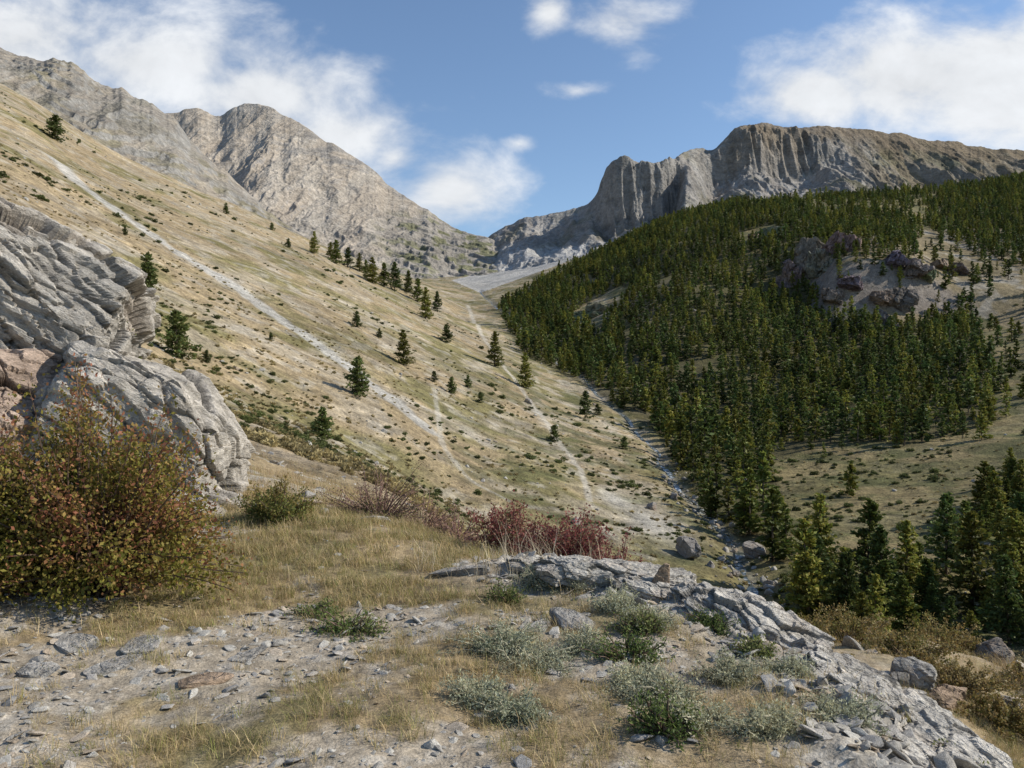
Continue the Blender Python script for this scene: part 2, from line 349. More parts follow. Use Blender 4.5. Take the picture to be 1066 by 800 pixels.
mountain("cliff_mountain",[(440,296),(480,264),(510,244),(530,234),(575,222),(606,214),(618,206),(627,190),(638,174),(652,168),(684,171),(698,170),(712,160),(730,156),(745,153),(762,136),(790,129),(820,133),(850,131),(900,135),(960,144),(1020,152),(1066,158),(1200,172),(1500,200)],
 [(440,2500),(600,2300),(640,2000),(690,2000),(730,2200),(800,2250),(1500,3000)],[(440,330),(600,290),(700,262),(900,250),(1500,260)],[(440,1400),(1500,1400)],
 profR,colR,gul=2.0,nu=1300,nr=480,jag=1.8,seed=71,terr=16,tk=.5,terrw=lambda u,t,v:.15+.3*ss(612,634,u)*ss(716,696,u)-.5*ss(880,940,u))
# ---------------------------------------------------------------- scatter
def vcoll(name,obs):
    c=bpy.data.collections.new(name)
    for o in obs:c.objects.link(o)
    return c
def scatter(name,P,rot,scl,coll,nvar):
    me=bpy.data.meshes.new(name);me.from_pydata([tuple(p) for p in P],[],[])
    n=len(P)
    for nm,ty,key,data in(("rot","FLOAT_VECTOR","vector",rot),("scl","FLOAT_VECTOR","vector",scl)):
        a=me.attributes.new(nm,ty,"POINT");a.data.foreach_set(key,np.asarray(data,np.float32).ravel())
    a=me.attributes.new("idx","INT","POINT");a.data.foreach_set("value",rng.integers(0,nvar,n).astype(np.int32))
    ob=bpy.data.objects.new(name,me);scene.collection.objects.link(ob)
    ng=bpy.data.node_groups.new(name+"_nodes","GeometryNodeTree")
    ng.interface.new_socket("Geometry",in_out="INPUT",socket_type="NodeSocketGeometry");ng.interface.new_socket("Geometry",in_out="OUTPUT",socket_type="NodeSocketGeometry")
    gi=ng.nodes.new("NodeGroupInput");go=ng.nodes.new("NodeGroupOutput");ip=ng.nodes.new("GeometryNodeInstanceOnPoints")
    ci=ng.nodes.new("GeometryNodeCollectionInfo");ci.inputs["Collection"].default_value=coll;ci.inputs["Separate Children"].default_value=True;ci.inputs["Reset Children"].default_value=True
    L=ng.links.new;L(gi.outputs[0],ip.inputs["Points"]);L(ci.outputs[0],ip.inputs["Instance"]);ip.inputs["Pick Instance"].default_value=True
    def na(nm,dt):
        q=ng.nodes.new("GeometryNodeInputNamedAttribute");q.data_type=dt;q.inputs["Name"].default_value=nm;return q.outputs["Attribute"]
    e=ng.nodes.new("FunctionNodeEulerToRotation");L(na("rot","FLOAT_VECTOR"),e.inputs[0]);L(e.outputs[0],ip.inputs["Rotation"])
    L(na("scl","FLOAT_VECTOR"),ip.inputs["Scale"]);L(na("idx","INT"),ip.inputs["Instance Index"]);L(ip.outputs[0],go.inputs[0])
    md=ob.modifiers.new("scatter","NODES");md.node_group=ng
    return ob
def zrot(n,tilt=.06):
    return np.stack([rng.normal(0,tilt,n),rng.normal(0,tilt,n),rng.uniform(0,6.283,n)],1)
def uni(a,b,n,anis=.1):
    s=rng.uniform(a,b,n);return np.stack([s*rng.uniform(1-anis,1+anis,n),s*rng.uniform(1-anis,1+anis,n),s*rng.uniform(1-anis,1+anis,n)],1)
# ---------------------------------------------------------------- plants
def tube(P,R,k=5):
    P=np.asarray(P,float);n=len(P);V=[];Fq=[]
    for i in range(n):
        d=P[min(i+1,n-1)]-P[max(i-1,0)];d/=np.linalg.norm(d)+1e-9
        a=np.cross(d,[.3,.9,.1]);a/=np.linalg.norm(a)+1e-9;b=np.cross(d,a)
        for j in range(k):
            t=6.28318*j/k;V.append(P[i]+R[i]*(math.cos(t)*a+math.sin(t)*b))
    for i in range(n-1):
        for j in range(k):Fq.append([i*k+j,i*k+(j+1)%k,(i+1)*k+(j+1)%k,(i+1)*k+j])
    return np.array(V),np.array(Fq)
def leaves(C,A,B,seed=0):
    n=len(C);V=np.stack([C-A,C+B-A*.1,C+A,C-B-A*.1],1).reshape(-1,3);return V,np.arange(4*n).reshape(n,4)
def unit(v):return v/(np.linalg.norm(v,axis=1,keepdims=True)+1e-9)
class Acc:
    def __init__(s):s.V=[];s.F=[];s.C=[];s.n=0
    def add(s,V,Fq,c):
        s.V.append(V);s.F.append(Fq+s.n);s.C.append(np.broadcast_to(c,(len(V),3)));s.n+=len(V)
    def out(s,name,mat,smooth=False,link=False):
        return mk(name,np.concatenate(s.V),np.concatenate(s.F),np.concatenate(s.C),mat,smooth,link)
def conifer(name,h,rad,nb,nc,sz,seed,col=(.105,.15,.035),limbs=False,link=False):
    r=np.random.default_rng(seed);A=Acc()
    lean=r.normal(0,.015*h,2)
    tz=np.linspace(0,h*.97,7);TP=np.stack([lean[0]*(tz/h)**2,lean[1]*(tz/h)**2,tz-.3],1)
    V,Fq=tube(TP,.022*h*.75*(1-tz/h)**.8+.02,6);A.add(V,Fq,np.array([.14,.11,.08]))
    q=r.random(nb)**.85;hz=h*(.05+.93*q);az=r.uniform(0,6.283,nb)
    prof=(1-hz/h)**.7*(.75+.25*np.minimum(1,(hz/h)/.12))
    lump=1+.28*np.sin(az*2+hz/h*9+seed)+.15*np.sin(az*5-hz*1.3)
    Lb=rad*prof*r.uniform(.6,1.12,nb)*lump+.15
    dr=np.where(q>.7,.35,-.12+.3*q)+r.normal(0,.12,nb)
    for i in range(nb):
        d=np.array([math.cos(az[i]),math.sin(az[i]),dr[i]]);base=np.array([lean[0]*(hz[i]/h)**2,lean[1]*(hz[i]/h)**2,hz[i]-.3])
        if limbs and i%2==0:
            e=base+d*Lb[i]*.9;V,Fq=tube([base,base+d*Lb[i]*.5+[0,0,-.04*Lb[i]],e],[.035,.02,.006],3);A.add(V,Fq,np.array([.12,.09,.065]))
        k=max(3,int(nc*(.35+.65*Lb[i]/rad)));s=r.random(k)**.6
        C=base+d*(s*Lb[i])[:,None];side=np.array([-d[1],d[0],0.])
        C=C+side*(r.normal(0,.16,k)*Lb[i]*(.4+s*.5))[:,None]+np.array([0,0,1.])*(r.normal(-.02,.10,k)*(.4+.3*Lb[i])+.12*s*s*Lb[i])[:,None]
        a=unit(d*1.0+r.normal(0,.55,(k,3)));b=unit(np.cross(a,r.normal(0,1,(k,3))+np.array([0,0,.8])))
        S=sz*r.uniform(.6,1.3,k)[:,None];V,Fq=leaves(C,a*S,b*S*.5)
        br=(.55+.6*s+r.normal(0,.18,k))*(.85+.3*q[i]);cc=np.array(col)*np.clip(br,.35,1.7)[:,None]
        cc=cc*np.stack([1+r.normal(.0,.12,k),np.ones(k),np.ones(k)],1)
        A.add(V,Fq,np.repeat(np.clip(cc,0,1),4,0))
    return A.out(name,M_needle,False,link)
tc3=[(.105,.125,.026),(.165,.165,.033),(.075,.10,.027)]
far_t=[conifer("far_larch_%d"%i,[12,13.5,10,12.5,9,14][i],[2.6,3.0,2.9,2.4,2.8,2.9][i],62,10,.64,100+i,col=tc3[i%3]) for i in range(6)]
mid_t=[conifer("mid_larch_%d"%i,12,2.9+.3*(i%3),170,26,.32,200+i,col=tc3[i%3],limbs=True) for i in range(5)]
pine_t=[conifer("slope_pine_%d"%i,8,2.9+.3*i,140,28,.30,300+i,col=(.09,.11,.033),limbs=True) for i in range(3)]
C_far=vcoll("far_larch_variants",far_t)
C_mid=vcoll("mid_larch_variants",mid_t)
N=70000;xs=rng.uniform(-20,900,N);ys=rng.uniform(110,1350,N)
zs=Z(xs,ys);uu=CX+F*xs/ys;vv=CY-F*zs/ys
ok=forest_mask(uu,vv)&(uu<1450)&(fbm(xs/28,ys/28,3,401)>-.36)
sp=inpoly(uu,vv,spurP)&(rng.random(N)<.7)
sparse=(rng.random(N)<.07)&inpoly(uu,vv,[(830,205),(1066,205),(1300,330),(1300,450),(1040,440),(1030,360),(940,330)])
meadow=(rng.random(N)<.012)&inpoly(uu,vv,[(820,470),(1060,440),(1100,560),(860,600)])
far_open=(rng.random(N)<.10)&inpoly(uu,vv,[(840,205),(1066,180),(1066,205),(900,225)])
ok=(ok|sp|sparse|far_open|meadow)&~(dpoly(xs,ys,creekS)<1.6)
def thin(xs,ys,sf,ok):
    xs,ys=xs[ok],ys[ok];cell={};keep=[]
    for i in range(len(xs)):
        s=sf(ys[i]);k=(int(xs[i]//s),int(ys[i]//s));good=True
        for dx in(-1,0,1):
            for dy in(-1,0,1):
                for j in cell.get((k[0]+dx,k[1]+dy),()):
                    if (xs[i]-xs[j])**2+(ys[i]-ys[j])**2<s*s*.62:good=False
        if good:keep.append(i);cell.setdefault(k,[]).append(i)
    return xs[keep],ys[keep]
xs,ys=thin(xs,ys,lambda y:4.6+y*.002,ok);nf=len(xs);print("forest trees",nf)
sc_=(.38+.85*rng.random(nf)**.8)[:,None]*rng.uniform(.88,1.12,(nf,3))*(1+.15*fbm(xs/60,ys/60,2,405))[:,None]
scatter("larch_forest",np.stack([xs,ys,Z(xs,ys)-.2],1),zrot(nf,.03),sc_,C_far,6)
N=900;ys=rng.uniform(84,150,N);uu=rng.uniform(815,1500,N);xs=ys*(uu-CX)/F
pr=np.where(ys<114,.85,ss(990,1050,uu)*.8)*(fbm(xs/10,ys/10,3,411)>-.2)
xs,ys=thin(xs,ys,lambda y:4.7,(rng.random(N)<pr)&(dpoly(xs,ys,creekS)>3));n=len(xs);print("riverside",n)
scatter("riverside_larches",np.stack([xs,ys,Z(xs,ys)-.2],1),zrot(n,.03),uni(.4,1.15,n,.12),C_mid,5)
def place(u,v,hpx,kind,D0=20):
    x,y=hit(u,v,D0);z=float(Z(np.array([x]),np.array([y]))[0]);h=hpx/F*y
    src=(mid_t if kind=='l' else pine_t)[random.randrange(3 if kind!='l' else 5)]
    H=12. if kind=='l' else 8.
    ob=bpy.data.objects.new("larch_tree" if kind=='l' else "pine_tree",src.data);scene.collection.objects.link(ob)
    s=h/H;w=random.uniform(.95,1.2);ob.location=(x,y,z);ob.scale=(s*w,s*w,s);ob.rotation_euler=(0,0,random.uniform(0,6.28))
for t in [(57,146,27,'p'),(153,300,38,'p'),(184,372,50,'p'),(235,223,12,'p'),(372,412,42,'p'),(336,457,34,'p'),(420,380,38,'l'),(371,341,17,'p'),
 (443,332,34,'l'),(465,357,20,'p'),(515,382,38,'l'),(547,404,38,'l'),(470,410,18,'p'),(487,404,14,'p'),(577,460,18,'p'),(609,436,30,'l'),(455,325,22,'l'),
 (327,264,24,'l'),(350,275,26,'l'),(362,279,22,'l'),(374,283,20,'l'),(388,295,28,'l'),(400,299,26,'l'),(411,304,32,'l'),(425,305,24,'l'),(435,315,26,'l'),(381,290,20,'l'),(344,270,18,'l'),
 (283,240,8,'p'),(320,246,10,'p'),(300,258,10,'p'),(395,352,10,'p'),(282,355,9,'p'),(500,420,12,'p'),(452,398,12,'p'),(650,468,14,'p'),(622,432,12,'p'),(78,288,16,'p'),(130,245,10,'p'),(215,378,14,'p'),
 (985,600,88,'l'),(1012,640,110,'l'),(945,668,55,'l'),(878,650,82,'l'),(965,640,60,'l'),(843,648,50,'l'),(1005,570,50,'l'),(1052,505,40,'l'),(1062,620,90,'l'),
 (740,540,38,'l'),(775,555,50,'l'),(808,560,55,'l'),(690,448,26,'l'),(1075,560,60,'l')]:
    place(*t)
def lowbush(name,seed,w=.75,h=.55,n=420,col=(.08,.092,.03),sz=.09):
    r=np.random.default_rng(seed);A=Acc();d=unit(r.normal(0,1,(n,3)));d[:,2]=np.abs(d[:,2])
    rr=r.random(n)**.35*(1+.35*np.sin(d[:,0]*4+seed)*np.cos(d[:,1]*5));C=d*rr[:,None]*np.array([w,w,h]);a=unit(d+r.normal(0,.7,(n,3)));b=unit(np.cross(a,r.normal(0,1,(n,3))))
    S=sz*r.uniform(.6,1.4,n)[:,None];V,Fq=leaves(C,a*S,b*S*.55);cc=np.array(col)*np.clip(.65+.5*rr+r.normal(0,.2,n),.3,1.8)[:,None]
    A.add(V,Fq,np.repeat(cc,4,0))
    for k in range(5):
        e=d[k]*np.array([w,w,h])*.8;V,Fq=tube([[0,0,-.15],e*.5,e],[.02,.012,.004],3);A.add(V,Fq,np.array([.12,.09,.06]))
    return A.out(name,M_needle)
C_low=vcoll("juniper_variants",[lowbush("juniper_%d"%i,500+i,.9,.5+.1*i,300,sz=.15) for i in range(4)])
def slope_pts(n,u0,u1,y0,y1,dens):
    yy=np.exp(rng.uniform(math.log(y0),math.log(y1),n));uu=rng.uniform(u0,u1,n);xx=yy*(uu-CX)/F
    k=dens(xx,yy,uu)>rng.random(n);return xx[k],yy[k]
def dj(x,y,u):
    v=CY-F*Z(x,y)/y
    return np.clip(ss(-.1,.5,fbm(x/22,y/22,4,601)+.15*ss(300,600,u)),0,1)*(~forest_mask(u,v))*(dpoly(x,y,gully)>5)*(dpoly(x,y,path)>1.5)*(dpoly(x,y,creekS)>.8)
x,y=slope_pts(13000,-100,1150,50,520,dj);n=len(x);print("junipers",n)
scatter("juniper_shrubs",np.stack([x,y,Z(x,y)],1),zrot(n,.15),uni(.25,1.0,n,.3)*(.65+1.5*ss(60,260,y)*rng.random(n)**3)[:,None],C_low,4)
C_tus=vcoll("tussock_variants",[lowbush("tussock_%d"%i,550+i,.5,.35,160,(.26,.21,.10),.12) for i in range(3)])
x,y=slope_pts(11000,-100,1150,35,260,lambda x,y,u:(.2+ss(-.2,.4,fbm(x/12,y/12,3,611)))*(1-.6*ss(680,780,u)))
n=len(x);scatter("tussock_grass",np.stack([x,y,Z(x,y)],1),zrot(n,.15),uni(.3,1.0,n,.3),C_tus,3)
# ---------------------------------------------------------------- stones
def shard(name,seed,flat,col,mat=None,np_=16):
    r=random.Random(seed);bm=bmesh.new()
    for _ in range(np_):
        v=Vector((r.gauss(0,1),r.gauss(0,1),r.gauss(0,1))).normalized()*r.uniform(.8,1);bm.verts.new((v.x,v.y*r.uniform(.6,.9),v.z*flat))
    bmesh.ops.convex_hull(bm,input=bm.verts);bmesh.ops.bevel(bm,geom=bm.edges[:],offset=.04,segments=1,affect='EDGES')
    me=bpy.data.meshes.new(name);bm.to_mesh(me);bm.free()
    a=me.color_attributes.new("Col","FLOAT_COLOR","POINT");a.data.foreach_set("color",np.tile(np.array([*col,1],np.float32),len(me.vertices)))
    me.materials.append(mat or M_stone);return bpy.data.objects.new(name,me)
cols=[(.40,.375,.33),(.33,.305,.265),(.47,.44,.385),(.36,.29,.215),(.42,.385,.34),(.29,.275,.255),(.46,.38,.29)]
C_sh=vcoll("slate_variants",[shard("slate_%d"%i,i,.16+.1*(i%3),cols[i%7]) for i in range(9)])
C_bo=vcoll("boulder_variants",[shard("boulder_%d"%i,40+i,.6+.1*(i%3),[c_*.8 for c_ in cols[i%5]],None,28) for i in range(6)])
n=26000;y=np.sqrt(rng.uniform(2.2**2,9.5**2,n));u=rng.uniform(-100,1150,n);x=y*(u-CX)/F
g=grav(x,y);k=(rng.random(n)<g**1.5*.8*np.where(dpoly(x,y,spur)<.6,.6,1)+.03);x,y=x[k],y[k]
m_=2600;t=rng.random(m_)*(len(spur)-1);i=np.minimum(t.astype(int),len(spur)-2);fr=(t-i)[:,None];sx_=spur[i]*(1-fr)+spur[i+1]*fr+rng.normal(0,.36,(m_,2))
x=np.concatenate([x,sx_[:,0]]);y=np.concatenate([y,sx_[:,1]]);n=len(x);print("shards",n)
s=.009+.05*rng.random(n)**5+.01*rng.random(n);s*=np.where(dpoly(x,y,spur)<.7,1.6,1)
tl=np.where(dpoly(x,y,spur)<.7,.35,.25)[:,None];R_=zrot(n,1.)*np.concatenate([tl,tl,tl*0+1],1)
scatter("slate_gravel",np.stack([x,y,Z(x,y)+s*.08],1),R_,np.stack([s,s,s],1)*rng.uniform(.6,1.4,(n,3)),C_sh,9)
x,y=slope_pts(8000,-50,1100,9,60,lambda x,y,u:ss(-.1,.4,fbm(x/5,y/5,3,621))*.9*ss(560,450,u)+.12)
n=len(x);s=.04+.25*rng.random(n)**5
scatter("scree_stones",np.stack([x,y,Z(x,y)],1),zrot(n,.4),np.stack([s,s,s],1)*rng.uniform(.7,1.3,(n,3)),C_sh,9)
t=rng.uniform(0,1,300);ci=rng.integers(8,len(creekS)-30,300);P=creekS[ci]*(1-t[:,None])+creekS[ci+1]*t[:,None]+rng.normal(0,2.4,(300,2))
s=.2+.9*rng.random(300)**4;scatter("streambed_boulders",np.stack([P[:,0],P[:,1],Z(P[:,0],P[:,1])+.1],1),zrot(300,.3),np.stack([s,s,s],1),C_bo,6)
x,y=slope_pts(2600,0,1100,60,560,lambda x,y,u:ss(0,.5,fbm(x/30,y/30,3,631))*.8+.05);n=len(x);s=(.2+.8*rng.random(n)**5)*(1+ss(250,500,y)*1.2)
scatter("hillside_boulders",np.stack([x,y,Z(x,y)],1),zrot(n,.3),np.stack([s,s,s],1),C_bo,6)
def rock(name,c,half,seed,col,cut=46,rotz=0,tilt=(0,0),power=5,cell=1.1,amp=.1,parent=None,planes=22,clip=(.62,.95),orange=.6,strat=(.7,.8,2.1),mat=None,rough=1.):
    bm=bmesh.new();bmesh.ops.create_cube(bm,size=2);bmesh.ops.subdivide_edges(bm,edges=bm.edges[:],cuts=cut,use_grid_fill=True)
    me=bpy.data.meshes.new(name);bm.to_mesh(me);bm.free();n=len(me.vertices);p=np.zeros(n*3);me.vertices.foreach_get("co",p);p=p.reshape(-1,3)
    p=p/((np.abs(p)**power).sum(1)**(1/power))[:,None]
    rr=np.random.default_rng(seed+900);N=unit(rr.normal(0,1,(planes,3))*np.array([1,1,.9]))
    for k in range(planes):
        sd_=p@N[k];lim=sd_.max()*rr.uniform(*clip);ex=np.maximum(sd_-lim,0);p=p-N[k]*(ex*.96)[:,None]
    nrm=unit(p);q=p*np.array(half);m=min(half)
    w=q+.22*cell*np.stack([fbm3(q/cell*.8+k*9,3,seed+k) for k in range(3)],1)
    w=w@np.array([[1,.15,.35],[-.1,1,.2],[-.35,-.2,1]]);sc=np.array(strat)/cell
    f1,f2,idv=worley3(w*sc,seed);g1,g2,id2=worley3(w*sc*2.9,seed+5)
    e1=np.exp(-((f2-f1)/.035)**2);e2=np.exp(-((g2-g1)/.05)**2)
    d=amp*m*idv-.05*m*e1+amp*.38*m*id2-.015*m*e2+rough*(.05*m*fbm3(q*1.6/m,5,seed+2)+.012*m*fbm3(q*9/m,3,seed+3))
    q=q+nrm*d[:,None]
    me.vertices.foreach_set("co",q.ravel());me.polygons.foreach_set("use_smooth",np.zeros(len(me.polygons),bool));me.update()
    cc=np.array(col)*(1+.12*id2+.10*idv)[:,None]*(1-.4*e1)[:,None]*(1+.22*fbm3(q*np.array([1,1,5])/m*2,4,seed+12))[:,None]
    or_=ss(.1,.45,fbm3(q*.9/m+5,4,seed+8))[:,None];cc=cc*(1-or_*orange)+np.array([.38,.28,.20])*or_*orange
    a=me.color_attributes.new("Col","FLOAT_COLOR","POINT");r4=np.ones((n,4),np.float32);r4[:,:3]=np.clip(cc,0,1);a.data.foreach_set("color",r4.ravel())
    me.materials.append(mat or M_rock);ob=bpy.data.objects.new(name,me);scene.collection.objects.link(ob);ob.location=c;ob.rotation_euler=(tilt[0],tilt[1],rotz)
    if parent:ob.parent=parent
    return ob
oc=bpy.data.objects.new("rock_outcrop",None);scene.collection.objects.link(oc)
rock("upper_block",(-7.6,10.2,.35),(2.15,1.6,2.1),1,(.44,.405,.355),120,.25,(0,.45),8,.95,.10,oc,20,(.78,.97),.3,(.6,.8,2.6),rough=2.)
rock("lower_slab",(-4.8,9.6,-1.15),(1.3,1.2,1.35),2,(.45,.41,.355),105,.2,(0,.42),6,.95,.10,oc,20,(.74,.96),.3,(.6,.8,2.6),rough=2.)
rock("left_block",(-6.4,9.2,-.9),(1.2,.9,1.3),3,(.42,.32,.25),84,-.2,(0,.1),6,.8,.11,oc,18,(.72,.96),.7,(.7,.8,2.4),rough=1.8)
rock("foot_block",(-3.75,9.1,-1.75),(.65,.7,.5),4,(.42,.38,.33),56,.6,(0,.3),4,.7,.1,oc,14,(.7,.97),.5,rough=1.6)
# cliff bands on the forested spur
def crag(u,v,wpx,hpx,seed,D0=150,tilt=.1,col=(.20,.17,.14)):
    x,y=hit(u,v,D0);w=wpx/F*y/2;h=hpx/F*y/2;r=random.Random(seed)
    e=bpy.data.objects.new("cliff_outcrop",None);scene.collection.objects.link(e)
    k=max(2,int(wpx/16))
    for i in range(k):
        fx=(i+.5)/k*2-1;xx=x+fx*w*.85;yy=y+r.uniform(.1,.5)*w+abs(fx)*w*.2;z=float(Z(np.array([xx]),np.array([yy]))[0]);hh=h*r.uniform(.6,1.1)*(1-.25*abs(fx))
        rock("buttress_%d"%i,(xx,yy,z+hh*.15),(w/k*1.5,w/k*1.8,hh*1.15),seed*7+i,[a*r.uniform(.85,1.25) for a in col],40,r.uniform(-.5,.5),(r.uniform(-.1,.1),tilt*r.uniform(0,1.5)),5,w/k*.9,.25,e,24,(.55,.92),.4,(1.,1.,.6),M_crag,3.2)
for q in [(840,290,50,56,81),(868,268,44,40,82),(902,345,70,36,83),(955,298,56,24,84),(618,330,40,16,85),(798,252,34,18,86),(990,285,44,16,87),(930,322,40,26,88),(880,318,40,30,90)]:crag(*q)
def boulder(u,v,px,seed,D0=40,sq=.75,name="boulder",col=(.33,.30,.265)):
    x,y=hit(u,v,D0);z=float(Z(np.array([x]),np.array([y]))[0]);r=px/F*y/2
    rock(name,(x,y,z+r*.35),(r,r*.8,r*sq),seed,col,26,seed,(0,.1),3,r*1.2,.08)
for b in [(718,580,36,11),(785,580,28,12),(678,530,14,13),(800,612,16,14),(702,520,12,15),(765,600,12,16),(600,545,12,17),(740,590,12,18),(550,420,9,19)]:boulder(*b)
for b in [(1035,690,46,21,12),(935,715,26,22,8),(1052,745,34,23,8)]:boulder(*b,sq=.8,col=(.26,.24,.21))
lg=bpy.data.objects.new("rock_ledge",None);scene.collection.objects.link(lg)
for i,(u,D,w,d,h,rz,t) in enumerate([(640,6.1,.65,.32,.10,.1,.10),(710,5.85,.62,.36,.13,-.25,.18),(775,5.4,.58,.38,.15,-.5,.26),(840,4.95,.52,.34,.16,-.6,.3),(900,4.4,.46,.33,.14,-.7,.3),(950,3.95,.42,.3,.13,-.8,.3),(585,6.4,.5,.26,.07,.1,.08),(990,3.5,.35,.25,.12,-.8,.3)]):
    x,y=uD(u,D);z=float(Z(np.array([x]),np.array([y]))[0])
    rock("ledge_block_%d"%i,(x,y,z-.01),(w,d,h),300+i,(.47,.435,.38),84,rz,(-.1,t),6,.26,.30,lg,22,(.68,.97),.25,(.8,.8,1.8),None,3.5)
for i,(u,D,w,h,t) in enumerate([(688,5.75,.07,.15,.2),(800,5.0,.14,.09,.5),(835,4.9,.06,.14,.3),(560,5.0,.15,.03,.05),(600,5.0,.22,.04,.15),(860,4.6,.2,.06,.4),(930,4.1,.16,.06,.4),(480,6.3,.25,.04,.1),(120,4.3,.16,.022,.05),(80,4.6,.2,.022,.1),(215,4.1,.14,.022,.02),(150,4.6,.17,.02,.04),(40,4.2,.15,.02,.04),(260,4.5,.13,.02,.0),(945,10.5,.3,.3,.3),(985,10.2,.35,.2,.2)]):
    x,y=uD(u,D);z=float(Z(np.array([x]),np.array([y]))[0])
    rock("slate_slab",(x,y,z+h*.3),(w,w*.6,h),60+i,(.40,.375,.335) if i%5 else (.40,.29,.2),16,i*1.3,(0,t),5,w*.9,.1,None,16,(.6,.95),.3)
# ---------------------------------------------------------------- bushes
def bush(name,loc,w,d,h,nst,nlv,lsz,pal,seed,stemc=(.16,.11,.08),lump=.3,droop=.15,tmin=.3,aspect=.6,bias=.5):
    r=np.random.default_rng(seed);A=Acc();pal=np.array(pal);C=[];Dv=[]
    for i in range(nst):
        az=r.uniform(0,6.283);el=math.asin(r.uniform(.05,1));k=r.uniform(.7,1.08)*(1+lump*math.sin(az*3+seed)*math.cos(el*4+seed))
        e=np.array([math.cos(az)*math.cos(el)*w,math.sin(az)*math.cos(el)*d,math.sin(el)*h])*k
        b=np.array([math.cos(az)*w,math.sin(az)*d,0])*.25*r.random();ctrl=b+(e-b)*.5+np.array([0,0,h*droop]);t=np.linspace(0,1,7)[:,None]
        P=(1-t)**2*b+2*t*(1-t)*ctrl+t*t*e+np.cumsum(r.normal(0,.012,(7,3)),0);R=np.linspace(.008,.002,7)*(1+h*.4)
        V,Fq=tube(P,R,3);A.add(V,Fq,np.array(stemc)*r.uniform(.7,1.5))
        kk=nlv//nst;tt=tmin+(1-tmin)*r.random(kk)**.75;idx=np.minimum((tt*6).astype(int),5);fr=tt*6-idx
        c=P[idx]*(1-fr[:,None])+P[idx+1]*fr[:,None]+r.normal(0,.035*(.4+h),(kk,3));C.append(c);Dv.append(np.repeat(unit((e-b)[None]),kk,0))
    C=np.concatenate(C);Dv=np.concatenate(Dv);n=len(C);C[:,2]=np.maximum(C[:,2],.01)
    a=unit(Dv*.5+r.normal(0,.7,(n,3)));b=unit(np.cross(a,r.normal(0,1,(n,3))));S=lsz*r.uniform(.6,1.3,n)[:,None];V,Fq=leaves(C,a*S,b*S*aspect)
    g=fbm3(C*2.2+seed,3,seed)*.8+r.normal(0,.22,n)+bias+.3*(C[:,2]/h-.5);pi=np.clip((g*len(pal)).astype(int),0,len(pal)-1)
    cc=pal[pi]*r.uniform(.65,1.35,n)[:,None];A.add(V,Fq,np.repeat(np.clip(cc,0,1),4,0))
    ob=A.out(name,M_leaf,False,True);ob.location=loc;return ob
def gz(u,D):
    x,y=uD(u,D);return (x,y,float(Z(np.array([x]),np.array([y]))[0])-.02)
barb=[(.17,.17,.03),(.23,.20,.04),(.28,.23,.055),(.30,.20,.06),(.33,.165,.075),(.32,.13,.075)]
bush("barberry_bush",gz(95,5.6),1.12,.8,1.42,240,40000,.0165,barb,1,lump=.2,bias=.46)
bush("barberry_bush",gz(-60,5.4),.9,.7,1.4,120,19000,.0165,barb,2,lump=.12,bias=.46)
red=[(.18,.13,.06),(.22,.085,.065),(.23,.065,.06),(.17,.05,.05),(.27,.12,.09)]
bush("red_barberry_bush",gz(535,8.2),.55,.4,.60,90,8500,.015,red,3,lump=.2,stemc=(.26,.15,.13))
bush("red_barberry_bush",gz(590,8.0),.55,.4,.66,90,8500,.015,red,4,lump=.2,stemc=(.26,.15,.13))
bush("red_barberry_bush",gz(635,7.8),.35,.35,.55,60,4500,.015,red,14,lump=.2,stemc=(.26,.15,.13))
brn=[(.12,.12,.04),(.25,.17,.11),(.27,.16,.12),(.30,.20,.13)]
bush("dry_shrub",gz(395,9.6),.75,.5,.62,110,3000,.013,brn,5,stemc=(.28,.18,.15))
bush("dry_shrub",gz(440,9.8),.5,.4,.45,80,1900,.013,brn,6,stemc=(.28,.18,.15))
bush("dry_shrub",gz(475,9.0),.4,.4,.35,60,1200,.013,brn,7,stemc=(.28,.17,.15))
bush("green_shrub",gz(292,8.3),.42,.4,.46,70,6000,.015,[(.13,.15,.04),(.18,.18,.05),(.25,.19,.06)],8)
bush("willow_shrub",gz(115,10.9),.45,.4,1.9,60,6000,.03,[(.13,.16,.04),(.17,.20,.05),(.22,.21,.06)],9)
for i,(u,D,w,h) in enumerate([(835,11.5,.7,.5),(890,13,.9,.55),(940,12,.8,.45),(1000,11,.7,.4),(860,14,.9,.6),(980,14,.9,.5),(1040,10,.8,.4),(780,12,.6,.5),(1080,12,.9,.5)]):
    bush("autumn_shrub",gz(u,D),w,w*.8,h,70,5000,.022,[(.18,.17,.05),(.24,.19,.065),(.28,.19,.07),(.30,.24,.11)],20+i)
sage=[(.24,.26,.16),(.32,.33,.22),(.40,.41,.29),(.45,.43,.27)]
for i,(u,D,w,h) in enumerate([(525,4.6,.30,.13),(560,4.35,.24,.12),(500,3.9,.20,.10),(690,3.9,.28,.13),(660,4.1,.18,.11),(590,5.9,.3,.1),(640,5.3,.22,.12),(560,6.0,.24,.1),(670,5.0,.22,.12),(820,4.3,.2,.11),(760,4.2,.2,.1),(540,3.7,.2,.1),(720,3.6,.22,.11),(870,3.7,.22,.1),(610,4.6,.18,.09),(800,3.5,.2,.1)]):
    bush("wormwood_clump",gz(u,D),w,w*.8,h,80,5600,.009,sage,40+i,stemc=(.34,.31,.22),tmin=.15,aspect=.35)
gr=[(.10,.14,.04),(.14,.18,.05),(.19,.20,.07)]
